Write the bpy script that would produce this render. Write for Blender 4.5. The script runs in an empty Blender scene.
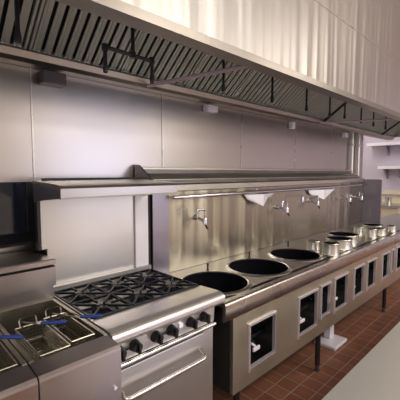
import bpy, bmesh, math, random
from mathutils import Vector, Matrix
random.seed(4)
S = bpy.context.scene
COL = S.collection
R = math.radians
# ---------------------------------------------------------------- camera
cam = bpy.data.cameras.new('camera'); cam.sensor_width = 36; cam.lens = 36*340/400
camo = bpy.data.objects.new('camera', cam); COL.objects.link(camo)
camo.location = (0, 0, 1.5)
YAW, PITCH = R(45.576), R(4.54)
fw = Vector((math.cos(YAW)*math.cos(PITCH), math.sin(YAW)*math.cos(PITCH), -math.sin(PITCH)))
camo.rotation_euler = fw.to_track_quat('-Z', 'Y').to_euler()
cam.clip_start = 0.02
S.camera = camo
# ---------------------------------------------------------------- world, exposure
w = bpy.data.worlds.new('world'); S.world = w; w.use_nodes = True
w.node_tree.nodes['Background'].inputs[0].default_value = (0.75, 0.8, 1, 1)
w.node_tree.nodes['Background'].inputs[1].default_value = 0.6
vs = S.view_settings
vs.view_transform = 'Standard'; vs.look = 'None'; vs.gamma = 1; vs.use_curve_mapping = False
vs.exposure = -0.12
def area(name, loc, rot, sx, sy, watts, color):
    l = bpy.data.lights.new(name, 'AREA'); l.shape = 'RECTANGLE'; l.size = sx; l.size_y = sy
    l.energy = watts; l.color = color
    o = bpy.data.objects.new(name, l); COL.objects.link(o); o.location = loc; o.rotation_euler = rot
    return o
LAMPS = [(0.0, -1.35), (2.6, -1.35), (5.2, -1.35), (0.0, -2.4), (2.6, -2.4), (5.2, -2.4)]
for (x, y) in LAMPS:
    area('ceiling_lamp_light', (x, y, 3.13), (0, 0, 0), 1.15, 0.5, {0.0: 18, 2.6: 35, 5.2: 44}[x], (1.0, 0.93, 0.80))
area('window_light', (3.6, -2.95, 1.75), (R(90), 0, 0), 2.2, 1.5, 26, (0.80, 0.80, 1.0))
area('window_light', (-1.45, 0.3, 1.7), (R(90), 0, R(-90)), 1.7, 1.4, 10, (0.80, 0.82, 1.0))
area('lamp_light', (6.3, 3.0, 3.1), (0, 0, 0), 0.9, 0.9, 26, (1.0, 0.93, 0.85))

# ---------------------------------------------------------------- materials
def newmat(name):
    m = bpy.data.materials.new(name); m.use_nodes = True
    return m, m.node_tree.nodes, m.node_tree.links, m.node_tree.nodes['Principled BSDF']
def plain(name, c, rough=0.5, metal=0.0, spec=0.5, noise=0.0, nscale=20, coat=0.0):
    m, N, L, b = newmat(name)
    b.inputs['Base Color'].default_value = (*c, 1); b.inputs['Roughness'].default_value = rough
    b.inputs['Metallic'].default_value = metal; b.inputs['Specular IOR Level'].default_value = spec
    b.inputs['Coat Weight'].default_value = coat
    if noise:
        t = N.new('ShaderNodeTexCoord'); n = N.new('ShaderNodeTexNoise'); n.inputs['Scale'].default_value = nscale
        n.inputs['Detail'].default_value = 4
        r = N.new('ShaderNodeValToRGB'); e = r.color_ramp.elements
        e[0].position = 0.3; e[1].position = 0.7
        e[0].color = (*[v*(1-noise) for v in c], 1); e[1].color = (*[min(1, v*(1+noise)) for v in c], 1)
        L.new(t.outputs['Object'], n.inputs['Vector']); L.new(n.outputs['Fac'], r.inputs['Fac'])
        L.new(r.outputs['Color'], b.inputs['Base Color'])
    return m
def steel(name, c=(0.6, 0.59, 0.57), rough=0.28, ripple=(3, 3, 0.25), amp=0.0, dist=0.02, brush=(2, 2, 150), bamp=0.04, rv=0.06, smudge=0.1, aniso=0.0, metal=1.0, nd=5):
    m, N, L, b = newmat(name)
    b.inputs['Metallic'].default_value = metal
    if aniso:
        b.inputs['Anisotropic'].default_value = aniso
        cx_ = N.new('ShaderNodeCombineXYZ'); cx_.inputs[2].default_value = 1.0
        L.new(cx_.outputs[0], b.inputs['Tangent'])
    t = N.new('ShaderNodeTexCoord')
    # brushed grain
    mp = N.new('ShaderNodeMapping'); mp.inputs['Scale'].default_value = brush
    n = N.new('ShaderNodeTexNoise'); n.inputs['Scale'].default_value = 1.0; n.inputs['Detail'].default_value = 3
    L.new(t.outputs['Object'], mp.inputs['Vector']); L.new(mp.outputs['Vector'], n.inputs['Vector'])
    # large smudges
    n2 = N.new('ShaderNodeTexNoise'); n2.inputs['Scale'].default_value = 5 if nd > 2 else 1.5; n2.inputs['Detail'].default_value = nd
    L.new(t.outputs['Object'], n2.inputs['Vector'])
    mr = N.new('ShaderNodeMapRange'); mr.inputs[3].default_value = rough-rv; mr.inputs[4].default_value = rough+rv
    mr.inputs[1].default_value = 0.1; mr.inputs[2].default_value = 0.9
    L.new(n2.outputs['Fac'], mr.inputs[0]); L.new(mr.outputs[0], b.inputs['Roughness'])
    r = N.new('ShaderNodeValToRGB'); e = r.color_ramp.elements; e[0].position = 0.1; e[1].position = 0.9
    e[0].color = (*[v*(1-smudge) for v in c], 1); e[1].color = (*c, 1)
    L.new(n2.outputs['Fac'], r.inputs['Fac']); L.new(r.outputs['Color'], b.inputs['Base Color'])
    bp = N.new('ShaderNodeBump'); bp.inputs['Strength'].default_value = bamp; bp.inputs['Distance'].default_value = 0.002
    L.new(n.outputs['Fac'], bp.inputs['Height'])
    last = bp
    if amp:
        mp2 = N.new('ShaderNodeMapping'); mp2.inputs['Scale'].default_value = ripple
        n3 = N.new('ShaderNodeTexNoise'); n3.inputs['Scale'].default_value = 1.0; n3.inputs['Detail'].default_value = 1.5
        L.new(t.outputs['Object'], mp2.inputs['Vector']); L.new(mp2.outputs['Vector'], n3.inputs['Vector'])
        b2 = N.new('ShaderNodeBump'); b2.inputs['Strength'].default_value = amp; b2.inputs['Distance'].default_value = dist
        L.new(n3.outputs['Fac'], b2.inputs['Height']); L.new(bp.outputs['Normal'], b2.inputs['Normal'])
        last = b2
    L.new(last.outputs['Normal'], b.inputs['Normal'])
    return m
M = {}
M['steel'] = steel('brushed_steel', amp=0.15)
M['range'] = steel('range_steel', c=(0.66, 0.635, 0.62), rough=0.3, amp=0.1, metal=0.75)
M['wall'] = steel('wall_steel', c=(0.48, 0.445, 0.43), rough=0.28, amp=0.0, ripple=(0.8, 0.8, 0.9), dist=0.03, brush=(3, 3, 120), bamp=0.0, rv=0.0, smudge=0.0, nd=1)
M['hood'] = steel('hood_steel', c=(0.66, 0.64, 0.60), aniso=0.7, nd=1, bamp=0.0, rough=0.40, amp=0.42, ripple=(9, 9, 0.45), dist=0.03, rv=0.03)
M['splash'] = steel('splash_steel', c=(0.50, 0.47, 0.39), rough=0.26, amp=0.7, ripple=(6, 6, 0.2), dist=0.03, rv=0.03, aniso=0.85, nd=1, bamp=0.0)
M['shelfsteel'] = steel('shelf_steel', c=(0.56, 0.54, 0.48), rough=0.33, brush=(150, 3, 3))
M['deck'] = steel('deck_steel', c=(0.60, 0.585, 0.56), rough=0.36, amp=0.15, ripple=(2, 2, 2), rv=0.08, smudge=0.25)
M['front'] = steel('front_steel', c=(0.64, 0.62, 0.51), rough=0.38, amp=0.2, ripple=(3, 3, 0.6), aniso=0.6)
M['filter'] = steel('filter_steel', c=(0.72, 0.77, 0.73), rough=0.42, smudge=0.2, metal=0.85)
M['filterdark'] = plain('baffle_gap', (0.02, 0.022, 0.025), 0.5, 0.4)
M['pan'] = plain('pan_enamel', (0.62, 0.60, 0.58), 0.4, 0.2)
M['framew'] = plain('frame_steel', (0.72, 0.68, 0.74), 0.3, 0.5)
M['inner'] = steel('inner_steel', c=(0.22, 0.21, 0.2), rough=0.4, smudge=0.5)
M['lip'] = steel('lip_steel', c=(0.36, 0.33, 0.30), rough=0.35)
M['nose'] = steel('nose_steel', c=(0.56, 0.54, 0.51), rough=0.28, amp=0.1, rv=0.04)
M['ring'] = plain('ring_steel', (0.60, 0.58, 0.52), 0.3, 1)
M['oversteel'] = steel('overshelf_steel', c=(0.50, 0.47, 0.45), rough=0.3, brush=(150, 3, 3))
M['fryer'] = steel('fryer_steel', c=(0.45, 0.41, 0.41), rough=0.3, amp=0.1, aniso=0.5)
M['guard'] = steel('backguard_steel', c=(0.62, 0.59, 0.555), rough=0.34, aniso=0.6, nd=1)
M['rod'] = plain('rod_steel', (0.58, 0.46, 0.55), 0.3, 0.4)
M['basin'] = steel('basin_steel', c=(0.45, 0.42, 0.34), rough=0.35, smudge=0.35)
M['table'] = steel('table_steel', c=(0.82, 0.81, 0.78), rough=0.42, amp=0.15, ripple=(2.5, 2.5, 2.5), metal=0.6, nd=1)
M['lilac'] = steel('lilac_steel', c=(0.36, 0.33, 0.39), rough=0.35)
M['white'] = plain('white_enamel_and_reflection', (0.94, 0.92, 1.0), 0.25, coat=0.8)  # lilac-tinted white, also paints the window reflections on strip and plates
M['chrome'] = plain('chrome', (0.70, 0.69, 0.76), 0.1, 1)
M['satin'] = plain('satin_chrome', (0.78, 0.76, 0.74), 0.22, 1)
M['iron'] = plain('cast_iron', (0.004, 0.005, 0.010), 0.42, 0, 0.3)
M['black'] = plain('black_plastic', (0.012, 0.012, 0.014), 0.35)
M['blackpipe'] = plain('black_pipe', (0.02, 0.018, 0.022), 0.4)
M['bowl'] = plain('carbon_steel_bowl', (0.005, 0.005, 0.008), 0.85, 0, 0.05)
M['blue'] = plain('blue_vinyl', (0.015, 0.05, 0.30), 0.3)
M['wire'] = plain('basket_wire', (0.42, 0.39, 0.33), 0.3, 1)
M['mesh'] = plain('basket_mesh', (0.5, 0.47, 0.4), 0.35, 1)
M['dark'] = plain('dark_interior_and_shade', (0.02, 0.02, 0.02), 0.7)
M['darkglass'] = plain('dark_panel', (0.012, 0.015, 0.028), 0.12, 0, 0.6, coat=0.4)
M['plaster'] = plain('painted_wall', (0.80, 0.78, 0.75), 0.7, noise=0.03, nscale=3)
M['ceil'] = plain('ceiling_tile', (0.82, 0.81, 0.79), 0.8, noise=0.04, nscale=60)
M['lilacpaint'] = plain('lilac_paint', (0.62, 0.57, 0.68), 0.6)
M['beige'] = plain('beige_laminate', (0.75, 0.68, 0.52), 0.5)
M['brass'] = plain('brass', (0.6, 0.42, 0.16), 0.25, 1)
M['box'] = plain('box_grey', (0.09, 0.08, 0.085), 0.4, 0.3)
M['boxlight'] = plain('box_white', (0.72, 0.68, 0.74), 0.4)
M['lampglow'] = plain('lamp_diffuser', (0.9, 0.9, 0.88), 0.5)
def tiles():
    m, N, L, b = newmat('quarry_tile')
    t = N.new('ShaderNodeTexCoord')
    br = N.new('ShaderNodeTexBrick'); br.offset = 0.0; br.squash = 1
    br.inputs['Scale'].default_value = 1; br.inputs['Brick Width'].default_value = 0.125; br.inputs['Row Height'].default_value = 0.125
    br.inputs['Mortar Size'].default_value = 0.004; br.inputs['Mortar Smooth'].default_value = 0.3; br.inputs['Bias'].default_value = 0
    br.inputs['Color1'].default_value = (0.33, 0.135, 0.075, 1); br.inputs['Color2'].default_value = (0.43, 0.19, 0.115, 1)
    br.inputs['Mortar'].default_value = (0.52, 0.40, 0.32, 1)
    L.new(t.outputs['Object'], br.inputs['Vector'])
    n = N.new('ShaderNodeTexNoise'); n.inputs['Scale'].default_value = 9; n.inputs['Detail'].default_value = 6
    L.new(t.outputs['Object'], n.inputs['Vector'])
    mx = N.new('ShaderNodeMix'); mx.data_type = 'RGBA'; mx.blend_type = 'MULTIPLY'; mx.inputs[0].default_value = 0.5
    L.new(br.outputs['Color'], mx.inputs[6]); L.new(n.outputs['Fac'], mx.inputs[7])
    L.new(mx.outputs[2], b.inputs['Base Color'])
    b.inputs['Roughness'].default_value = 0.42
    bp = N.new('ShaderNodeBump'); bp.inputs['Strength'].default_value = 0.4; bp.inputs['Distance'].default_value = 0.003
    inv = N.new('ShaderNodeMath'); inv.operation = 'SUBTRACT'; inv.inputs[0].default_value = 1
    L.new(br.outputs['Fac'], inv.inputs[1]); L.new(inv.outputs[0], bp.inputs['Height']); L.new(bp.outputs['Normal'], b.inputs['Normal'])
    return m
M['tile'] = tiles()

# ---------------------------------------------------------------- helpers
def box(bm, x0, x1, y0, y1, z0, z1, bev=0.0):
    v = [bm.verts.new((x, y, z)) for x in (x0, x1) for y in (y0, y1) for z in (z0, z1)]
    fs = [(0, 1, 3, 2), (4, 6, 7, 5), (0, 4, 5, 1), (2, 3, 7, 6), (0, 2, 6, 4), (1, 5, 7, 3)]
    F = [bm.faces.new([v[i] for i in f]) for f in fs]
    if bev:
        es = list({e for f in F for e in f.edges})
        bmesh.ops.bevel(bm, geom=es, offset=bev, segments=2, affect='EDGES', profile=0.5)
def prism_x(bm, pts, x0, x1):
    """pts: (y,z) outline extruded along x"""
    a = [bm.verts.new((x0, y, z)) for y, z in pts]; b = [bm.verts.new((x1, y, z)) for y, z in pts]
    n = len(pts)
    bm.faces.new(a); bm.faces.new(list(reversed(b)))
    for i in range(n): bm.faces.new((a[i], b[i], b[(i+1) % n], a[(i+1) % n]))
def prism_y(bm, pts, y0, y1):
    a = [bm.verts.new((x, y0, z)) for x, z in pts]; b = [bm.verts.new((x, y1, z)) for x, z in pts]
    n = len(pts)
    bm.faces.new(a); bm.faces.new(list(reversed(b)))
    for i in range(n): bm.faces.new((a[i], b[i], b[(i+1) % n], a[(i+1) % n]))
def tube(bm, pts, r, seg=10, caps=True):
    P = [Vector(p) for p in pts]; rings = []
    n = len(P)
    d0 = (P[1]-P[0]).normalized()
    ref = Vector((0, 0, 1)) if abs(d0.z) < 0.9 else Vector((1, 0, 0))
    u = d0.cross(ref).normalized()
    for i, p in enumerate(P):
        if i == 0: d = P[1]-P[0]
        elif i == n-1: d = P[-1]-P[-2]
        else: d = (P[i+1]-P[i]).normalized()+(P[i]-P[i-1]).normalized()
        d.normalize(); u = (u-d*u.dot(d)).normalized(); v = d.cross(u)
        rr = r[i] if isinstance(r, (list, tuple)) else r
        rings.append([bm.verts.new(p+(u*math.cos(2*math.pi*k/seg)+v*math.sin(2*math.pi*k/seg))*rr) for k in range(seg)])
    for a, b in zip(rings, rings[1:]):
        for k in range(seg): bm.faces.new((a[k], a[(k+1) % seg], b[(k+1) % seg], b[k]))
    if caps:
        bm.faces.new(list(reversed(rings[0]))); bm.faces.new(rings[-1])
def smooth_path(pts, rad=0.015, k=4):
    P = [Vector(p) for p in pts]; out = [P[0]]
    for i in range(1, len(P)-1):
        a, b, c = P[i-1], P[i], P[i+1]
        r = min(rad, (a-b).length*0.45, (c-b).length*0.45)
        p = b+(a-b).normalized()*r; q = b+(c-b).normalized()*r
        for j in range(k+1):
            t = j/k; out.append(p*(1-t)**2+b*2*t*(1-t)+q*t*t)
    out.append(P[-1]); return out
def lathe(bm, prof, cx, cy, z0, seg=48, close=False):
    rings = []
    for r, z in prof:
        if r < 1e-5: rings.append([bm.verts.new((cx, cy, z0+z))])
        else: rings.append([bm.verts.new((cx+r*math.cos(2*math.pi*k/seg), cy+r*math.sin(2*math.pi*k/seg), z0+z)) for k in range(seg)])
    if close: rings.append(rings[0])
    for a, b in zip(rings, rings[1:]):
        for k in range(seg):
            k2 = (k+1) % seg
            if len(a) == 1 and len(b) == 1: continue
            if len(a) == 1: bm.faces.new((a[0], b[k2], b[k]))
            elif len(b) == 1: bm.faces.new((a[k], a[k2], b[0]))
            else: bm.faces.new((a[k], a[k2], b[k2], b[k]))
def finish(name, bm, mat, parent=None, origin=None, smooth=False, base=None):
    """world-space bmesh -> object; origin = world location of the object's own origin"""
    bmesh.ops.recalc_face_normals(bm, faces=bm.faces)
    po = Vector(parent.get('_w', (0, 0, 0))) if parent else Vector((0, 0, 0))
    if origin is None:
        if parent: origin = po
        else:
            xs = [v.co for v in bm.verts]
            origin = Vector(((min(c.x for c in xs)+max(c.x for c in xs))/2, (min(c.y for c in xs)+max(c.y for c in xs))/2, min(c.z for c in xs)))
    origin = Vector(origin)
    bmesh.ops.translate(bm, verts=bm.verts, vec=-origin)
    me = bpy.data.meshes.new(name); bm.to_mesh(me); bm.free()
    me.materials.append(M[mat] if isinstance(mat, str) else mat)
    if smooth:
        for p in me.polygons: p.use_smooth = True
        try: me.set_sharp_from_angle(angle=R(40))
        except Exception: pass
    o = bpy.data.objects.new(name, me); COL.objects.link(o)
    o.parent = parent; o.location = origin-po
    o['_w'] = tuple(origin)
    return o
def thing(name, loc, label, cat, group=None):
    o = bpy.data.objects.new(name, None); COL.objects.link(o); o.location = loc; o['_w'] = tuple(loc)
    o.empty_display_size = 0.05
    return tag(o, label, cat, group)
def tag(o, label, cat, group=None):
    o['label'] = label; o['category'] = cat
    if group: o['group'] = group
    return o
def struct(o): o['kind'] = 'structure'; return o
def B(name, mat, parent, *boxes, bev=0.0, **kw):
    bm = bmesh.new()
    for b in boxes: box(bm, *b, bev=bev)
    return finish(name, bm, mat, parent, **kw)
def T(name, mat, parent, pts, r, seg=10, rad=None, **kw):
    bm = bmesh.new(); tube(bm, smooth_path(pts, rad) if rad else pts, r, seg)
    return finish(name, bm, mat, parent, smooth=True, **kw)
def copy_tree(o, delta, parent=None):
    c = o.copy(); COL.objects.link(c); c.parent = parent
    if parent is None:
        c.location = o.location+Vector(delta)
    for ch in o.children: copy_tree(ch, delta, c)
    return c

# ---------------------------------------------------------------- setting
XW = 5.1     # where the steel clad wall ends
struct(B('floor', 'tile', None, (-1.6, 7.8, -3.1, 4.0, -0.1, 0), origin=(0, 0.025, 0)))
struct(B('ceiling', 'ceil', None, (-1.6, 7.8, -3.1, 4.0, 3.2, 3.3)))
struct(B('wall_left', 'plaster', None, (-1.6, -1.5, -3.1, 1.87, 0, 3.2)))
# front wall (behind the viewer) with a window opening
struct(B('wall_front', 'plaster', None, (-1.6, 2.5, -3.1, -3.0, 0, 3.2), (4.7, 7.8, -3.1, -3.0, 0, 3.2), (2.5, 4.7, -3.1, -3.0, 0, 1.0), (2.5, 4.7, -3.1, -3.0, 2.5, 3.2)))
struct(B('window_1', 'white', None, (2.5, 2.56, -3.08, -3.0, 1.0, 2.5), (4.64, 4.7, -3.08, -3.0, 1.0, 2.5), (2.5, 4.7, -3.08, -3.0, 1.0, 1.06), (2.5, 4.7, -3.08, -3.0, 2.44, 2.5), (3.57, 3.63, -3.08, -3.0, 1.0, 2.5)))
struct(B('wall_right', 'lilacpaint', None, (7.7, 7.8, -3.0, 4.0, 0, 3.2)))
struct(B('wall_recess', 'plaster', None, (XW, 7.7, 3.9, 4.0, 0, 3.2), (XW-0.1, XW, 1.97, 4.0, 0, 3.2)))
# steel clad rear wall: panels with raised seams
struct(B('wall_back', 'wall', None, (-1.6, XW, 1.87, 1.97, 0, 3.2)))
seams = [-1.07, -0.25, 0.57+0.055, 1.47, 2.33, 3.23, 4.1]
struct(B('trim_1', 'steel', None, *[(x-0.004, x+0.004, 1.865, 1.87, 1.1, 2.03) for x in seams]))

for i, (x, y) in enumerate(LAMPS):
    t = thing('ceiling_light', (x, y, 3.14), 'recessed fluorescent ceiling light above the kitchen aisle', 'light', 'ceiling lights')
    B('frame', 'white', t, (x-0.62, x-0.58, y-0.3, y+0.3, 3.14, 3.2), (x+0.58, x+0.62, y-0.3, y+0.3, 3.14, 3.2), (x-0.58, x+0.58, y-0.3, y-0.26, 3.14, 3.2), (x-0.58, x+0.58, y+0.26, y+0.3, 3.14, 3.2))
    B('diffuser', 'lampglow', t, (x-0.58, x+0.58, y-0.26, y+0.26, 3.16, 3.2))

# ---------------------------------------------------------------- exhaust hood
HX0, HX1 = -1.2, 6.1
hood = thing('exhaust_hood', (2.4, 1.45, 2.03), 'long stainless steel exhaust hood hanging over the whole cooking line', 'hood')
B('front_panel', 'hood', hood, (HX0, HX1, 1.02, 1.04, 2.055, 3.2), origin=(2.4, 1.03, 2.03))
bm = bmesh.new()
prism_x(bm, [(1.005, 2.025), (1.005, 2.06), (1.02, 2.066), (1.045, 2.066), (1.085, 2.05), (1.085, 2.025)], HX0, HX1)
finish('front_lip', bm, 'lip', hood)
bm = bmesh.new()
prism_x(bm, [(1.862, 2.03), (1.79, 2.03), (1.765, 2.045), (1.755, 2.075), (1.765, 2.075), (1.775, 2.055), (1.80, 2.045), (1.862, 2.045)], HX0, HX1)
finish('grease_trough', bm, 'lip', hood)
B('rear_panel', 'steel', hood, (HX0, HX1, 1.85, 1.862, 2.05, 3.2))
B('end_panel', 'hood', hood, (HX0, HX0+0.012, 1.045, 1.85, 2.07, 3.2))
B('end_panel', 'hood', hood, (HX1-0.012, HX1, 1.045, 1.85, 2.07, 3.2))
# seam on the hood face: raised horizontal standing seam
bm = bmesh.new(); box(bm, HX0, HX1, 1.017, 1.02, 2.515, 2.522); finish('face_seam', bm, 'hood', hood)

# baffle filters, each one its own thing
FA = R(40); FW = 0.49; FL = 0.66
e1 = Vector((0, -math.cos(FA), math.sin(FA))); e2 = Vector((0, math.sin(FA), math.cos(FA)))
O0 = Vector((0, 1.78, 2.085))
def fbox(bm, x0, x1, s0, s1, n0, n1):
    v = []
    for x in (x0, x1):
        for s in (s0, s1):
            for n in (n0, n1):
                v.append(bm.verts.new(O0+Vector((x, 0, 0))+e1*s-e2*n*-1))
    for f in [(0, 1, 3, 2), (4, 6, 7, 5), (0, 4, 5, 1), (2, 3, 7, 6), (0, 2, 6, 4), (1, 5, 7, 3)]:
        bm.faces.new([v[i] for i in f])
def make_filter(x):
    t = thing('baffle_filter', (x+FW/2, O0.y, O0.z), '', 'hood filter', 'baffle filters in the exhaust hood')
    bm = bmesh.new()
    fbox(bm, x, x+0.012, 0, FL, -0.004, 0.03); fbox(bm, x+FW-0.012, x+FW, 0, FL, -0.004, 0.03)
    fbox(bm, x+0.012, x+FW-0.012, 0, 0.012, -0.004, 0.03); fbox(bm, x+0.012, x+FW-0.012, FL-0.012, FL, -0.004, 0.03)
    finish('frame', bm, 'filter', t)
    bm = bmesh.new()
    n = 9; p = (FW-0.024)/n
    for i in range(n):
        a = x+0.012+i*p
        # channel shaped baffle with a centre rib
        fbox(bm, a+0.006, a+p-0.012, 0.012, FL-0.012, 0.000, 0.003)
        fbox(bm, a+0.008, a+0.011, 0.012, FL-0.012, 0.003, 0.014)
        fbox(bm, a+p-0.017, a+p-0.014, 0.012, FL-0.012, 0.003, 0.014)
        fbox(bm, a+0.019, a+0.0225, 0.012, FL-0.012, -0.004, 0.0)
    finish('baffles', bm, 'filter', t)
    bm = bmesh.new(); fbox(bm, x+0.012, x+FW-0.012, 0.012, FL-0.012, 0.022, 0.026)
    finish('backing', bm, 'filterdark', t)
    return t
ords = ['first', 'second', 'third', 'fourth', 'fifth', 'sixth', 'seventh', 'eighth', 'ninth', 'tenth', 'eleventh']
f0 = make_filter(0.09)
x = 0.09
for i in range(12):
    f = f0 if i == 0 else copy_tree(f0, (0.5*i, 0, 0))
    f['label'] = ('steel baffle filter in the hood, %s from the left' % ords[i]) if i < 8 else 'small far steel baffle filter at the receding right end of the hood'

# ---------------------------------------------------------------- hood fittings
def nozzle(x, y, ztop, zbot, label):
    t = thing('nozzle_pipe', (x, y, zbot), label, 'pipe', 'fire suppression drops under the hood')
    T('pipe', 'blackpipe', t, [(x, y, ztop), (x, y, zbot+0.04)], 0.008)
    bm = bmesh.new(); lathe(bm, [(0, 0), (0.011, 0.0), (0.013, 0.02), (0.009, 0.045), (0, 0.045)], x, y, zbot, 12)
    finish('nozzle', bm, 'blackpipe', t, smooth=True)
nz = [(0.43, 1.98, 'black fire suppression drop at the far left end of the hood'),
      (1.57, 1.99, 'black drop pipe with nozzle crossing behind the long pink steel rod'),
      (2.09, 2.00, 'black drop pipe with nozzle between the long rod and the three farther drops'),
      (2.58, 2.00, 'black drop pipe with nozzle, second one left of the diagonal brace'),
      (3.00, 2.00, 'short black drop pipe just left of the diagonal brace'),
      (3.32, 2.02, 'short black drop pipe touching the top of the diagonal brace'),
      (3.73, 2.02, 'short black drop pipe just right of the diagonal brace'),
      (4.09, 2.02, 'tiny black drop pipe between the two farthest rods'),
      (4.5, 2.02, 'tiny farthest black drop pipe near the hood end')]
for x, z, lb in nz: nozzle(x, 1.40, 2.36, z, lb)
# forked suppression drop at left
fk = thing('suppression_manifold', (0.92, 1.4, 1.95), 'black forked pipe with two drop ends hanging under the hood filters', 'pipe')
T('crossbar', 'blackpipe', fk, [(0.785, 1.4, 1.975), (0.785, 1.4, 2.055), (1.04, 1.4, 2.05), (1.04, 1.4, 1.975)], 0.009, rad=0.02)
T('riser', 'blackpipe', fk, [(0.93, 1.4, 2.06), (0.93, 1.4, 2.36)], 0.009)
for xx in (0.785, 1.04, 0.93):
    bm = bmesh.new(); lathe(bm, [(0, -0.014), (0.014, -0.014), (0.014, 0.014), (0, 0.014)], xx, 1.4, 2.053, 12); finish('fitting', bm, 'blackpipe', fk, smooth=True)
for xx in (0.785, 1.04):
    bm = bmesh.new(); lathe(bm, [(0, -0.035), (0.010, -0.03), (0.013, -0.01), (0.009, 0.01), (0, 0.01)], xx, 1.4, 1.975, 12); finish('nozzle', bm, 'blackpipe', fk, smooth=True)
# long steel tie rods
tag(T('tie_rod', 'rod', None, [(1.27, 1.755, 2.035), (1.395, 1.085, 2.035)], 0.011, origin=(1.3, 1.4, 2.03)), 'long pinkish steel rod crossing under the hood from rear trough to front lip', 'rod', 'tie rods across the hood')
tag(T('tie_rod', 'rod', None, [(3.55, 1.755, 2.04), (3.80, 1.085, 2.035)], 0.010, origin=(3.7, 1.4, 2.03)), 'distant thin steel rod crossing the hood near its right end', 'rod', 'tie rods across the hood')
tag(T('diagonal_brace', 'blackpipe', None, [(3.60, 1.745, 2.06), (3.60, 1.2, 2.45)], 0.013), 'black diagonal brace along the filters above the distant rod', 'brace', 'diagonal braces')
tag(T('diagonal_brace', 'blackpipe', None, [(5.45, 1.745, 2.06), (5.45, 1.2, 2.45)], 0.013), 'farthest short black diagonal brace at the hood end', 'brace', 'diagonal braces')
# junction boxes under the trough
def jbox(x0, x1, z0, z1, mat, label, d=0.07):
    t = thing('junction_box', ((x0+x1)/2, 1.83, z0), label, 'box', 'boxes on the wall under the hood')
    B('body', mat, t, (x0, x1, 1.865-d, 1.865, z0, z1), bev=0.004)
    B('cover', mat, t, (x0+0.004, x1-0.004, 1.865-d-0.005, 1.865-d, z0+0.004, z1-0.004))
jbox(0.66, 0.78, 1.955, 2.018, 'box', 'dark grey metal box under the hood trough at upper left')
jbox(1.86, 1.97, 1.965, 2.015, 'boxlight', 'small pale grey box under the hood, second from the left', 0.05)
jbox(3.08, 3.14, 1.945, 2.015, 'boxlight', 'small pale box under the hood beside a wall seam, third from the left', 0.04)
jbox(4.35, 4.45, 1.95, 2.01, 'boxlight', 'tiny pale box under the hood, farthest right', 0.04)

# ---------------------------------------------------------------- gas range
RX0, RX1 = 0.60, 1.185
rg = thing('gas_range', (0.89, 1.35, 0), 'stainless steel gas range with black grates, six black knobs and oven door', 'range')
B('body', 'range', rg, (RX0, RX0+0.012, 1.09, 1.66, 0.12, 0.90), (RX1-0.055, RX1-0.043, 1.09, 1.66, 0.12, 0.90), (RX0+0.012, RX1-0.055, 1.64, 1.66, 0.12, 0.90), (RX0+0.012, RX1-0.055, 1.09, 1.64, 0.12, 0.14))
for lx in (RX0+0.05, RX1-0.09):
    for ly in (1.13, 1.6):
        bm = bmesh.new(); lathe(bm, [(0, 0), (0.022, 0), (0.018, 0.02), (0.018, 0.12), (0, 0.12)], lx, ly, 0, 12); finish('leg', bm, 'satin', rg, smooth=True)
# bullnose deck in front
bm = bmesh.new()
prism_x(bm, [(1.215, 0.925), (1.10, 0.93), (1.07, 0.928), (1.052, 0.918), (1.045, 0.90), (1.05, 0.882), (1.066, 0.874), (1.215, 0.874)], RX0-0.005, RX1+0.01)
finish('front_ledge', bm, 'range', rg, smooth=True)
# control panel
bm = bmesh.new(); prism_x(bm, [(1.09, 0.874), (1.068, 0.874), (1.072, 0.80), (1.09, 0.80)], RX0, RX1-0.043); finish('control_panel', bm, 'range', rg)
kx = [0.625, 0.695, 0.795, 0.875, 0.985, 1.065]
for i, x in enumerate(kx):
    bm = bmesh.new()
    # knob: skirt plus grip bar, axis along -y
    for rr, y0, y1 in ((0.024, 1.070, 1.058), (0.020, 1.058, 1.036)):
        a = [bm.verts.new((x+rr*math.cos(t*math.pi/10), y0, 0.846+rr*math.sin(t*math.pi/10))) for t in range(20)]
        b = [bm.verts.new((x+rr*.92*math.cos(t*math.pi/10), y1, 0.846+rr*.92*math.sin(t*math.pi/10))) for t in range(20)]
        bm.faces.new(a); bm.faces.new(b)
        for t in range(20): bm.faces.new((a[t], a[(t+1) % 20], b[(t+1) % 20], b[t]))
    box(bm, x-0.006, x+0.006, 1.024, 1.037, 0.826, 0.866, 0.002)
    finish('knob', bm, 'black', rg, smooth=True)
for x0, x1 in ((0.645, 0.675), (0.815, 0.855), (1.005, 1.045)):
    B('knob_link', 'black', rg, (x0, x1, 1.058, 1.069, 0.842, 0.852))
bm = bmesh.new()
a = [bm.verts.new((0.93+0.012*math.cos(t*math.pi/8), 1.064, 0.848+0.012*math.sin(t*math.pi/8))) for t in range(16)]
b = [bm.verts.new((0.93+0.012*math.cos(t*math.pi/8), 1.071, 0.848+0.012*math.sin(t*math.pi/8))) for t in range(16)]
bm.faces.new(a); bm.faces.new(b)
for t in range(16): bm.faces.new((a[t], a[(t+1) % 16], b[(t+1) % 16], b[t]))
finish('round_badge', bm, 'chrome', rg)
# trim bar under panel, door, handle
B('gap_line', 'dark', rg, (RX0, RX1-0.043, 1.078, 1.09, 0.772, 0.80))
T('trim_bar', 'satin', rg, [(RX0, 1.066, 0.788), (RX1-0.043, 1.066, 0.788)], 0.010)
dr = B('oven_door', 'range', rg, (RX0+0.006, 1.075, 1.068, 1.088, 0.30, 0.768), bev=0.004, origin=(0.84, 1.08, 0.53))
T('handle', 'satin', dr, [(RX0+0.03, 1.068, 0.70), (RX0+0.03, 1.025, 0.675), (1.045, 1.025, 0.675), (1.045, 1.068, 0.70)], 0.009, rad=0.02)
B('side_post', 'range', rg, (1.078, RX1-0.043, 1.078, 1.09, 0.14, 0.772))
B('kick_panel', 'range', rg, (RX0+0.006, 1.075, 1.072, 1.089, 0.15, 0.29), bev=0.003)
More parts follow.
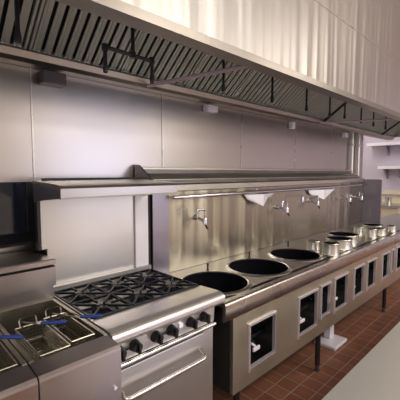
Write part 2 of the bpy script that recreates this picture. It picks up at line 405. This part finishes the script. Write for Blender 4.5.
# cooktop pan
B('burner_pan', 'pan', rg, (RX0+0.006, RX1, 1.215, 1.636, 0.872, 0.902))
B('side_rail', 'range', rg, (RX0-0.005, RX0+0.006, 1.215, 1.645, 0.872, 0.928))
B('side_rail', 'range', rg, (RX1, RX1+0.010, 1.215, 1.645, 0.872, 0.915))
B('rear_rail', 'range', rg, (RX0, RX1+0.01, 1.637, 1.665, 0.872, 0.95))
gw = (RX1-RX0-0.008)/3; gy0, gy1 = 1.22, 1.632; gd = (gy1-gy0)/2
for r_ in range(2):
    for c in range(3):
        x0 = RX0+0.006+c*gw; x1 = x0+gw-0.004; y0 = gy0+r_*gd; y1 = y0+gd-0.004
        cx, cy = (x0+x1)/2, (y0+y1)/2; z = 0.932
        bm = bmesh.new()
        hw = 0.0042
        def bar(p, q, hw=hw, z0=z-0.012, z1=z):
            p = Vector(p); q = Vector(q); d = (q-p).normalized(); nn = Vector((-d.y, d.x))*hw
            v = [bm.verts.new((a.x+s*nn.x, a.y+s*nn.y, zz)) for a in (p, q) for s in (-1, 1) for zz in (z0, z1)]
            for f in [(0, 1, 3, 2), (4, 6, 7, 5), (0, 4, 5, 1), (2, 3, 7, 6), (0, 2, 6, 4), (1, 5, 7, 3)]: bm.faces.new([v[i] for i in f])
        bar((x0, y0), (x1, y0)); bar((x1, y0), (x1, y1)); bar((x1, y1), (x0, y1)); bar((x0, y1), (x0, y0))
        for k in range(8):
            a = k*math.pi/4
            r1 = 0.026 if k % 2 else 0.045
            dx, dy = math.cos(a), math.sin(a)
            tmax = min(abs((x1-x0)/2/dx) if abs(dx) > 1e-6 else 9, abs((y1-y0)/2/dy) if abs(dy) > 1e-6 else 9)
            bar((cx+dx*r1, cy+dy*r1), (cx+dx*tmax, cy+dy*tmax), 0.0038 if k % 2 else 0.0032, z-0.008, z+0.002)
        for (px, py) in ((x0, y0), (x1, y0), (x1, y1), (x0, y1)):
            sx = 0.008 if px == x0 else -0.008; sy = 0.008 if py == y0 else -0.008
            box(bm, px+min(0, sx), px+max(0, sx), py+min(0, sy), py+max(0, sy), 0.902, z-0.01)
        finish('burner_grate', bm, 'iron', rg)
        bm = bmesh.new(); lathe(bm, [(0, 0.018), (0.022, 0.018), (0.030, 0.014), (0.036, 0.007), (0.045, 0.0), (0, 0.0)], cx, cy, 0.903, 20)
        finish('burner', bm, 'iron', rg, smooth=True)
        bm = bmesh.new(); lathe(bm, [(0.0, 0.0), (0.064, 0.0015), (0.068, 0.005), (0.074, 0.005), (0.076, 0.0)], cx, cy, 0.9025, 8)
        finish('drip_ring', bm, 'iron', rg, smooth=True)
# backguard, painted reflection strip and overshelf
B('backguard', 'guard', rg, (0.605, 1.205, 1.668, 1.69, 0.93, 1.135), (0.575, 1.205, 1.668, 1.69, 1.135, 1.44), origin=(0.9, 1.68, 1.1))
B('backguard_edge', 'black', rg, (0.560, 0.575, 1.655, 1.69, 1.135, 1.46))
B('reflection_strip', 'white', rg, (1.10, 1.188, 1.655, 1.667, 0.951, 1.42))  # bright white painted in for a window reflection on the backguard
B('flue_gap', 'dark', rg, (1.188, 1.205, 1.655, 1.667, 0.951, 1.44))
bm = bmesh.new()
prism_x(bm, [(1.69, 1.465), (1.69, 1.45), (1.39, 1.43), (1.378, 1.393), (1.368, 1.393), (1.366, 1.40), (1.366, 1.436), (1.374, 1.447), (1.40, 1.452)], 0.555, 1.17)
finish('overshelf', bm, 'oversteel', rg)
B('shelf_rear_edge', 'dark', rg, (0.60, 1.235, 1.69, 1.70, 1.44, 1.475))
for x0, nm in ((0.555, 'shelf_bracket'), (1.152, 'shelf_bracket')):
    bm = bmesh.new()
    prism_x(bm, [(1.69, 1.449), (1.69, 1.36), (1.60, 1.375), (1.385, 1.395), (1.392, 1.429)], x0+0.002, x0+0.012)
    finish(nm, bm, 'lilac' if x0 < 1 else 'shelfsteel', rg)

# ---------------------------------------------------------------- fryers
def fryer(x0, x1, label):
    t = thing('deep_fryer', ((x0+x1)/2, 1.3, 0), label, 'fryer', 'deep fryers left of the range')
    B('cabinet', 'fryer', t, (x0, x1, 0.987, 1.03, 0.15, 0.84), (x0, x0+0.01, 1.03, 1.58, 0.15, 0.84), (x1-0.01, x1, 1.03, 1.58, 0.15, 0.84), (x0+0.01, x1-0.01, 1.57, 1.58, 0.15, 0.84), (x0+0.01, x1-0.01, 1.03, 1.57, 0.15, 0.16))
    # tank rim + front apron
    bm = bmesh.new()
    prism_x(bm, [(1.075, 0.922), (0.995, 0.915), (0.987, 0.908), (0.985, 0.90), (0.985, 0.84), (1.03, 0.84), (1.03, 0.885), (1.075, 0.885)], x0, x1)
    finish('front_apron', bm, 'fryer', t)
    B('tank_wall', 'basin', t, (x0, x0+0.014, 1.075, 1.56, 0.72, 0.925), (x1-0.014, x1, 1.075, 1.56, 0.72, 0.925), (x0+0.014, x1-0.014, 1.075, 1.085, 0.72, 0.915), (x0+0.014, x1-0.014, 1.55, 1.56, 0.72, 0.925), (x0+0.014, x1-0.014, 1.085, 1.55, 0.70, 0.72))
    B('flue_riser', 'fryer', t, (x0, x1, 1.565, 1.60, 0.85, 1.0))
    bm = bmesh.new(); prism_x(bm, [(1.53, 0.995), (1.53, 1.080), (1.55, 1.085), (1.84, 1.085), (1.84, 0.995)], x0, x1); finish('flue_box', bm, 'fryer', t)
    B('flue_slot', 'dark', t, (x0, x1, 1.55, 1.84, 1.085, 1.093))
    bm = bmesh.new(); prism_x(bm, [(1.525, 1.093), (1.525, 1.112), (1.53, 1.118), (1.84, 1.105), (1.84, 1.093)], x0, x1); finish('flue_cap', bm, 'fryer', t)
    dr = B('door', 'fryer', t, (x0+0.015, x1-0.012, 0.974, 0.986, 0.17, 0.72), bev=0.003)
    T('handle', 'satin', dr, [(x1-0.04, 0.974, 0.67), (x1-0.04, 0.95, 0.66), (x1-0.04, 0.95, 0.56), (x1-0.04, 0.974, 0.55)], 0.006, rad=0.01)
    for bx in ((x0+0.025), (x1-0.025)):
        bm = bmesh.new(); tube(bm, [(bx, 0.987, 0.775), (bx, 0.981, 0.775)], 0.007, 10); finish('bolt', bm, 'chrome', t, smooth=True)
    for lx in (x0+0.03, x1-0.03):
        for ly in (1.05, 1.54):
            bm = bmesh.new(); lathe(bm, [(0, 0), (0.018, 0), (0.015, 0.15), (0, 0.15)], lx, ly, 0, 10); finish('leg', bm, 'satin', t, smooth=True)
    return t
fryer(0.322, 0.588, 'steel deep fryer right beside the gas range with open tank')
fryer(0.075, 0.318, 'steel deep fryer at the left edge of the photo, cut by the frame')
def basket(x0, x1, y0, y1, h0, h1, label, dz=0.0):
    zt, zb = 0.918+dz, 0.80+dz
    t = thing('fryer_basket', ((x0+x1)/2, (y0+y1)/2, zb), label, 'basket', 'wire fryer baskets')
    bm = bmesh.new()
    r = 0.0032
    loop = [(x0, y0, zt), (x1, y0, zt), (x1, y1, zt), (x0, y1, zt), (x0, y0, zt)]
    for a, b in zip(loop, loop[1:]): tube(bm, [a, b], r, 6)
    for (x, y) in ((x0, y0), (x1, y0), (x1, y1), (x0, y1)): tube(bm, [(x, y, zt), (x, y, zb)], r*.8, 6)
    for zz in (zb, (zb+zt)/2):
        l2 = [(x0, y0, zz), (x1, y0, zz), (x1, y1, zz), (x0, y1, zz), (x0, y0, zz)]
        for a, b in zip(l2, l2[1:]): tube(bm, [a, b], r*.7, 6)
    finish('wire_frame', bm, 'wire', t, smooth=True)
    bm = bmesh.new()
    q = 0.0008
    nx = max(3, int((x1-x0)/0.011)); ny = int((y1-y0)/0.011)
    for i in range(1, nx):
        x = x0+(x1-x0)*i/nx
        box(bm, x-q, x+q, y0, y0+2*q, zb, zt); box(bm, x-q, x+q, y1-2*q, y1, zb, zt); box(bm, x-q, x+q, y0, y1, zb, zb+2*q)
    for j in range(1, ny):
        y = y0+(y1-y0)*j/ny
        box(bm, x0, x0+2*q, y-q, y+q, zb, zt); box(bm, x1-2*q, x1, y-q, y+q, zb, zt); box(bm, x0, x1, y-q, y+q, zb, zb+2*q)
    for k in range(1, 9):
        z = zb+(zt-zb)*k/9
        box(bm, x0, x1, y0, y0+2*q, z-q, z+q); box(bm, x0, x1, y1-2*q, y1, z-q, z+q)
        box(bm, x0, x0+2*q, y0, y1, z-q, z+q); box(bm, x1-2*q, x1, y0, y1, z-q, z+q)
    finish('wire_mesh', bm, 'mesh', t)
    # handle arm from the rim up to the grip
    h0 = Vector(h0); h1 = Vector(h1); d = (h1-h0).normalized()
    T('handle_arm', 'wire', t, [(x0+0.012, y1-0.04, zt), (x0+0.012, y1-0.05, h0.z-0.01), tuple(h0), tuple(h0+d*0.02)], 0.003, 6, rad=0.01)
    T('handle_arm', 'wire', t, [(x1-0.012, y1-0.06, zt), (x1-0.012, y1-0.07, zt+0.03), tuple(h0+d*0.02)], 0.003, 6, rad=0.01)
    T('handle_grip', 'blue', t, [tuple(h0+d*0.01), tuple(h0+d*0.02), tuple(h1-d*0.01), tuple(h1)], [0.004, 0.006, 0.0068, 0.004], 10)
    bm = bmesh.new()
    hx = (x0+x1)/2
    tube(bm, smooth_path([(hx-0.03, y1, zt), (hx-0.03, y1+0.012, zt+0.03), (hx+0.03, y1+0.012, zt+0.03), (hx+0.03, y1, zt)], 0.01), 0.003, 6)
    finish('hanging_hook', bm, 'wire', t, smooth=True)
basket(0.365, 0.462, 1.10, 1.36, (0.405, 1.235, 0.968), (0.485, 1.18, 0.968), 'wire fryer basket with blue handle in the middle of the right fryer tank')
basket(0.476, 0.560, 1.12, 1.38, (0.535, 1.20, 0.963), (0.61, 1.15, 0.963), 'wire fryer basket whose blue handle reaches over the range edge')
basket(0.225, 0.298, 1.10, 1.36, (0.27, 1.22, 0.972), (0.335, 1.155, 0.972), 'wire fryer basket with blue handle in the left fryer at the photo edge')
# dark panel behind the fryers, under it a black wedge ledge
dp = thing('dark_wall_panel', (0.3, 1.84, 1.15), 'glossy dark panel with black frame standing behind the fryers', 'panel')
B('pane', 'darkglass', dp, (-0.2, 0.575, 1.845, 1.855, 1.20, 1.455))
B('side_frame', 'black', dp, (0.575, 0.612, 1.835, 1.86, 1.15, 1.455))
bm = bmesh.new(); prism_x(bm, [(1.86, 1.15), (1.76, 1.15), (1.755, 1.165), (1.835, 1.20), (1.86, 1.20)], -0.2, 0.63); finish('bottom_ledge', bm, 'black', dp)

# ---------------------------------------------------------------- wok range
WX0, WX1 = 1.205, 5.9
wk = thing('wok_range', (3.5, 1.35, 0), 'very long stainless steel wok range with black burner wells and square openings', 'wok range')
WELLS = [(1.405, 1.315, 0.196), (1.85, 1.33, 0.2), (2.335, 1.335, 0.188)]
bm = bmesh.new(); box(bm, WX0, WX1, 1.10, 1.64, 0.845, 0.868)
deck = finish('deck', bm, 'deck', wk)
bm = bmesh.new()
for x, y, r in WELLS:
    vv = []
    for z in (0.8, 0.9): vv.append([bm.verts.new((x+(r-0.004)*math.cos(2*math.pi*k/64), y+(r-0.004)*math.sin(2*math.pi*k/64), z)) for k in range(64)])
    bm.faces.new(list(reversed(vv[0]))); bm.faces.new(vv[1])
    for k in range(64): bm.faces.new((vv[0][k], vv[0][(k+1) % 64], vv[1][(k+1) % 64], vv[1][k]))
cut = finish('cutter', bm, 'deck', wk)
md = deck.modifiers.new('b', 'BOOLEAN'); md.object = cut; md.operation = 'DIFFERENCE'; md.solver = 'EXACT'
bpy.context.view_layer.update()
dg = bpy.context.evaluated_depsgraph_get()
nm_ = bpy.data.meshes.new_from_object(deck.evaluated_get(dg))
deck.modifiers.clear(); deck.data = nm_
bpy.data.objects.remove(cut)
# rounded front nose
bm = bmesh.new()
prism_x(bm, [(1.12, 0.868), (1.10, 0.868), (1.072, 0.868), (1.063, 0.868), (1.058, 0.865), (1.054, 0.860), (1.052, 0.854), (1.052, 0.79), (1.058, 0.775), (1.07, 0.770), (1.075, 0.780), (1.072, 0.845), (1.12, 0.845)], WX0, WX1)
finish('front_nose', bm, 'nose', wk, smooth=True)
# raised rims and black wells
for i, (x, y, r) in enumerate(WELLS):
    bm = bmesh.new(); lathe(bm, [(r+0.022, 0.0), (r+0.018, 0.004), (r+0.008, 0.007), (r+0.002, 0.010), (r-0.004, 0.008), (r-0.004, -0.01)], x, y, 0.868, 64)
    rim = finish('well_rim', bm, 'satin', wk, smooth=True)
    bm = bmesh.new(); lathe(bm, [(r-0.006, -0.002), (r-0.012, -0.03), (r*0.85, -0.09), (r*0.55, -0.15), (0.03, -0.17), (0, -0.17)], x, y, 0.872, 64)
    finish('burner_well', bm, 'bowl', rim, smooth=True)
# little pilot posts at the back of the first three wells
for x, y in ((1.555, 1.515), (2.01, 1.525), (2.57, 1.535)):
    bm = bmesh.new(); lathe(bm, [(0, 0), (0.010, 0), (0.006, 0.006), (0.005, 0.03), (0.008, 0.034), (0.006, 0.046), (0, 0.048)], x, y, 0.868, 12); finish('pilot_post', bm, 'blackpipe', wk, smooth=True)
# front panel with real openings
HOLES = [(1.455, 1.715, 0.415, 0.665), (1.985, 2.25, 0.415, 0.675), (2.30, 2.455, 0.45, 0.68), (2.525, 2.775, 0.43, 0.685), (2.90, 3.13, 0.44, 0.69), (3.20, 3.43, 0.44, 0.69), (3.60, 3.82, 0.44, 0.69), (3.88, 3.98, 0.46, 0.69), (4.05, 4.30, 0.44, 0.69), (4.45, 4.7, 0.44, 0.69), (4.95, 5.2, 0.44, 0.69)]
ZB, ZT = 0.325, 0.85
bm = bmesh.new(); px = 1.32
for (a, b, c, d) in HOLES:
    box(bm, px, a, 1.10, 1.12, ZB, ZT); box(bm, a, b, 1.10, 1.12, ZB, c); box(bm, a, b, 1.10, 1.12, d, ZT); px = b
box(bm, px, WX1, 1.10, 1.12, ZB, ZT)
bmesh.ops.remove_doubles(bm, verts=bm.verts, dist=1e-4)
finish('front_panel', bm, 'front', wk)
B('side_panel', 'dark', wk, (1.32, 1.335, 1.12, 1.64, ZB, 0.845))  # outer side coloured near black for the shade beside the gas range
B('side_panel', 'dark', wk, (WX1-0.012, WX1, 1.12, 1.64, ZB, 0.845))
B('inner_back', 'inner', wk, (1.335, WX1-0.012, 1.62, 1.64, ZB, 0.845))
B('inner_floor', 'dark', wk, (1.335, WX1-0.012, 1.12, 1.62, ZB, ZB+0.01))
for k, (a, b, c, d) in enumerate(HOLES):
    t = 0.011
    fr = B('opening_frame', 'framew', wk, (a-t, a+0.001, 1.088, 1.12, c-t, d+t), (b-0.001, b+0.004, 1.098, 1.12, c-0.006, d+t), (a, b, 1.088, 1.12, d-0.001, d+t), (a, b, 1.099, 1.12, c-0.006, c+0.001))
    m = (a+b)/2; hw_ = (b-a)
    # gas valve behind the opening
    bm = bmesh.new()
    tube(bm, [(a+0.02, 1.20, c+0.10), (b+0.02 if b+0.02 < px+9 else b, 1.20, c+0.10)], 0.014, 10)
    tube(bm, [(m, 1.20, c+0.10), (m, 1.20, d+0.02)], 0.012, 10)
    tube(bm, [(m-0.02, 1.20, c+0.10), (m-0.02, 1.155, c+0.09)], 0.018, 12)
    finish('valve', bm, 'iron', wk, smooth=True)
    if hw_ > 0.12:
        T('valve_handle', 'white', wk, smooth_path([(m-0.045, 1.15, c+0.10), (m-0.02, 1.145, c+0.082), (m-0.01, 1.145, c+0.07)], 0.01), 0.008, 8)
        B('valve_lever', 'white', wk, (m-0.035, m+0.03, 1.135, 1.15, c+0.045, c+0.07), bev=0.006)
        bm = bmesh.new(); tube(bm, [(m-0.05, 1.18, c+0.13), (m-0.05, 1.15, c+0.13)], 0.012, 10); finish('valve_fitting', bm, 'brass', wk, smooth=True)
# lower drain rail
T('gas_pipe', 'satin', wk, [(2.03, 1.135, 0.312), (WX1, 1.135, 0.312)], 0.012)
bm = bmesh.new(); tube(bm, [(1.96, 1.135, 0.312), (2.03, 1.135, 0.312)], 0.018, 10); finish('pipe_union', bm, 'black', wk, smooth=True)
for lx, ly in ((1.40, 1.14), (2.37, 1.145), (3.92, 1.16), (5.3, 1.16), (1.40, 1.58), (2.37, 1.58), (3.92, 1.58), (5.3, 1.58)):
    bm = bmesh.new(); tube(bm, [(lx, ly, 0.05), (lx, ly, ZB)], 0.019, 14); lg = finish('leg', bm, 'blackpipe', wk, smooth=True)
    bm = bmesh.new(); lathe(bm, [(0, 0), (0.016, 0), (0.019, 0.01), (0.013, 0.03), (0.014, 0.055), (0, 0.055)], lx, ly, 0, 14); finish('foot', bm, 'box', lg, smooth=True)
# backsplash and top ledge
B('backsplash', 'splash', wk, (1.339, 4.53, 1.645, 1.66, 0.868, 1.384), origin=(2.9, 1.65, 1.1))
bm = bmesh.new()
prism_x(bm, [(1.645, 1.385), (1.625, 1.39), (1.625, 1.425), (1.645, 1.435), (1.70, 1.435), (1.70, 1.46), (1.715, 1.475), (1.75, 1.475), (1.80, 1.50), (1.80, 1.535), (1.82, 1.54), (1.86, 1.54), (1.86, 1.40), (1.66, 1.40), (1.66, 1.385)], 1.252, 4.53)
finish('top_ledge', bm, 'shelfsteel', wk)
B('ledge_groove', 'inner', wk, (1.252, 4.53, 1.792, 1.80, 1.497, 1.524)); B('ledge_groove', 'inner', wk, (1.252, 4.53, 1.692, 1.70, 1.437, 1.456))
# left end wing with lilac side
B('end_wing', 'lilac', wk, (1.212, 1.338, 1.640, 1.66, 0.868, 1.384), (1.212, 1.225, 1.66, 1.86, 0.868, 1.384))
bm = bmesh.new(); prism_x(bm, [(1.86, 1.40), (1.86, 1.555), (1.82, 1.55), (1.66, 1.445), (1.62, 1.43), (1.62, 1.385)], 1.236, 1.25); finish('end_cap', bm, 'lilac', wk)
# right end wing
bm = bmesh.new(); prism_x(bm, [(1.43, 0.868), (1.43, 1.41), (1.45, 1.42), (1.86, 1.42), (1.86, 0.868)], 4.535, 4.56); finish('end_wing', bm, 'lilac', wk)
# water pipe along the backsplash
wp = thing('water_pipe', (3.0, 1.6, 1.35), 'long horizontal chrome pipe along the wok range backsplash', 'pipe')
T('pipe', 'chrome', wp, [(1.34, 1.60, 1.35), (4.53, 1.60, 1.35)], 0.0125, 12)
for x in (1.36, 2.3, 3.2, 4.4):
    B('bracket', 'satin', wp, (x-0.008, x+0.008, 1.60, 1.645, 1.342, 1.358))

# window reflections on the backsplash, built as folded pale plates below the pipe
def folded_reflection(x0, xm, x1, zt, zb, label):
    bm = bmesh.new(); y = 1.625
    th = 0.004
    P = [(x0, y, zt), (xm, y-0.045, zt), (x1, y, zt), (xm, y-0.045, zb), (x0+0.04, y, zb+0.06), (x1-0.12, y, zb+0.055)]
    def slab(q):
        a = [bm.verts.new(p) for p in q]; b = [bm.verts.new((p[0], p[1]+th, p[2])) for p in q]
        n = len(q); bm.faces.new(a); bm.faces.new(list(reversed(b)))
        for i in range(n): bm.faces.new((a[i], a[(i+1) % n], b[(i+1) % n], b[i]))
    slab([P[0], P[1], P[3], P[4]]); slab([P[1], P[2], P[5], P[3]])
    o = finish('reflection_plate', bm, 'white', None)
    return tag(o, label, 'reflection', 'modelled window reflections under the water pipe')
folded_reflection(2.07, 2.26, 2.50, 1.332, 1.235, 'pale lilac window reflection built as a folded plate under the pipe, nearer and larger')
folded_reflection(3.07, 3.32, 3.68, 1.332, 1.232, 'pale lilac window reflection built as a folded plate under the pipe, farther right one')

# pot filler faucets
def faucet(x, z, label, long=0.0):
    y = 1.645
    t = thing('pot_filler', (x, y, z), label, 'faucet', 'wall faucets over the wok range')
    bm = bmesh.new(); tube(bm, [(x, y, z), (x, y-0.008, z), (x, y-0.02, z)], [0.02, 0.02, 0.012], 14); finish('wall_flange', bm, 'chrome', t, smooth=True)
    T('body', 'chrome', t, [(x, y-0.015, z), (x+0.005, y-0.085, z-0.02)], 0.010)
    j = (x+0.005, y-0.09, z-0.02)
    bm = bmesh.new(); lathe(bm, [(0, -0.022), (0.014, -0.02), (0.014, 0.02), (0.009, 0.026), (0, 0.026)], j[0], j[1], j[2], 14); finish('joint', bm, 'chrome', t, smooth=True)
    L_ = 0.075+long
    T('spout', 'chrome', t, [(j[0], j[1], j[2]+0.02), (j[0], j[1], j[2]+0.075), (j[0]-L_, j[1], j[2]+0.08), (j[0]-L_, j[1], j[2]+0.03)], 0.0065, 8, rad=0.012)
    T('lever', 'iron', t, [(j[0], j[1], j[2]-0.018), (j[0]+0.004, j[1]-0.02, j[2]-0.05)], 0.006, 8)
faucet(1.565, 1.205, 'chrome pot filler faucet above the nearest well on the backsplash, nearest and largest')
faucet(2.57, 1.20, 'chrome pot filler faucet right of the first lilac reflection')
faucet(3.13, 1.225, 'chrome pot filler with long level spout below the second lilac reflection', long=0.22)
faucet(3.90, 1.215, 'small distant chrome faucet right of the second lilac reflection')
faucet(4.25, 1.215, 'farthest chrome faucet near the right end wing')

# raised rings/pots standing on the deck
def ring(x, y, r, h, dark, label, z0=0.869):
    t = thing('burner_ring', (x, y, z0), label, 'ring', 'raised steel rings on the wok range')
    bm = bmesh.new(); lathe(bm, [(r+0.006, 0), (r+0.002, 0.01), (r, h-0.008), (r+0.006, h-0.003), (r+0.004, h), (r-0.004, h), (r-0.005, 0.004), (r-0.005, 0)], x, y, z0, 40, close=True)
    finish('shell', bm, 'ring', t, smooth=True)
    bm = bmesh.new(); lathe(bm, [(r-0.005, dark), (r*0.8, dark-0.02), (0, dark-0.03)], x, y, z0, 40)
    finish('well', bm, 'bowl', t, smooth=True)
ring(2.63, 1.335, 0.050, 0.072, 0.02, 'small hollow steel ring behind the nearest bright pot ring')
ring(2.56, 1.155, 0.062, 0.090, 0.083, 'bright steel ring pot nearest, right of the third large well')
ring(2.85, 1.215, 0.105, 0.080, 0.074, 'wide steel ring with black inside, in front of the other wide one')
ring(3.13, 1.30, 0.130, 0.070, 0.064, 'widest steel ring with black inside, behind the other wide one')
ring(3.66, 1.36, 0.045, 0.072, 0.02, 'small hollow steel ring behind the distant bright ring')
ring(3.52, 1.185, 0.050, 0.088, 0.082, 'bright steel ring nearest among the distant group')
ring(3.93, 1.31, 0.110, 0.070, 0.064, 'wide black steel ring at the back of the distant group')
ring(3.73, 1.175, 0.060, 0.070, 0.064, 'medium steel ring in the middle of the distant group')
ring(4.02, 1.15, 0.045, 0.068, 0.064, 'farthest small steel ring near the front nose')

# ---------------------------------------------------------------- floor stand under the wok range
fs = thing('floor_stand', (2.86, 1.25, 0), 'white floor stand with square base plate under the wok range', 'stand')
B('base_plate', 'white', fs, (2.74, 2.99, 1.17, 1.36, 0, 0.03), bev=0.008)
B('post', 'white', fs, (2.86, 2.94, 1.27, 1.33, 0.03, 0.30), bev=0.006)
B('post_cap', 'satin', fs, (2.85, 2.95, 1.26, 1.34, 0.30, 0.318), bev=0.003)

# ---------------------------------------------------------------- work table in the foreground
wt = thing('work_table', (2.6, 0.0, 0), 'shiny stainless steel work table filling the lower right corner', 'table')
bm = bmesh.new(); box(bm, 0.55, 4.6, -0.35, 0.41, 0.835, 0.87, 0.008); finish('tabletop', bm, 'table', wt, smooth=True)
B('undershelf', 'steel', wt, (0.62, 4.53, -0.30, 0.34, 0.25, 0.27))
for lx in (0.62, 2.5, 4.5):
    for ly in (-0.29, 0.33):
        T('leg', 'satin', wt, [(lx, ly, 0), (lx, ly, 0.835)], 0.018)

# ---------------------------------------------------------------- vertical conduits by the far end
for x, lb in ((4.62, 'vertical steel conduit rising behind the wok range end, left one of the pair'), (4.84, 'vertical steel conduit rising behind the wok range end, right one of the pair')):
    t = thing('conduit', (x, 1.82, 0.87), lb, 'pipe', 'conduits from ledge to hood')
    T('pipe', 'ring', t, [(x, 1.835, 0.0), (x, 1.835, 2.03)], 0.022, 12)
    B('clamp', 'boxlight', t, (x-0.03, x+0.03, 1.81, 1.862, 1.86, 1.885))

# ---------------------------------------------------------------- far end: shelves, cabinet
for z, lb, y0 in ((2.05, 'upper white shelf on the far lilac wall', 2.65), (1.58, 'lower white shelf on the far lilac wall', 2.42)):
    t = thing('wall_shelf', (7.5, 2.8, z), lb, 'shelf', 'white shelves at the far end')
    B('board', 'white', t, (7.4, 7.7, 1.75, y0, z, z+0.06))
    for y in (2.05, 2.3):
        bm = bmesh.new(); prism_y(bm, [(7.7, z), (7.45, z), (7.7, z-0.2)], y, y+0.03); finish('bracket', bm, 'lilac', t)
cb = thing('storage_cabinet', (7.3, 2.6, 0), 'beige cabinet with splash panel at the far right end', 'cabinet')
B('carcass', 'beige', cb, (7.0, 7.7, 1.9, 3.7, 0.08, 0.85)); B('worktop', 'steel', cb, (6.96, 7.7, 1.88, 3.72, 0.85, 0.89)); B('splash_panel', 'beige', cb, (7.66, 7.7, 1.9, 3.7, 0.89, 1.15))
B('plinth', 'dark', cb, (7.05, 7.7, 1.92, 3.68, 0, 0.08))
B('rail', 'chrome', cb, (7.62, 7.66, 2.0, 3.6, 1.05, 1.07))
for k, (y, r, h) in enumerate(((2.15, 0.06, 0.14), (2.32, 0.05, 0.10), (2.5, 0.07, 0.12), (2.72, 0.05, 0.16))):
    bm = bmesh.new(); lathe(bm, [(0, 0), (r, 0), (r*1.05, h*0.9), (r*1.1, h), (r, h), (r*0.95, 0.01), (0, 0.01)], 7.25, y, 0.892, 16)
    tag(finish('steel_canister', bm, 'satin', None, smooth=True), ['small steel canister leftmost on the far cabinet', 'low steel canister second from left on the far cabinet', 'wide steel canister third on the far cabinet', 'tall steel canister fourth on the far cabinet'][k], 'canister', 'canisters on the far cabinet')
for o in bpy.data.objects:
    if '_w' in o: del o['_w']
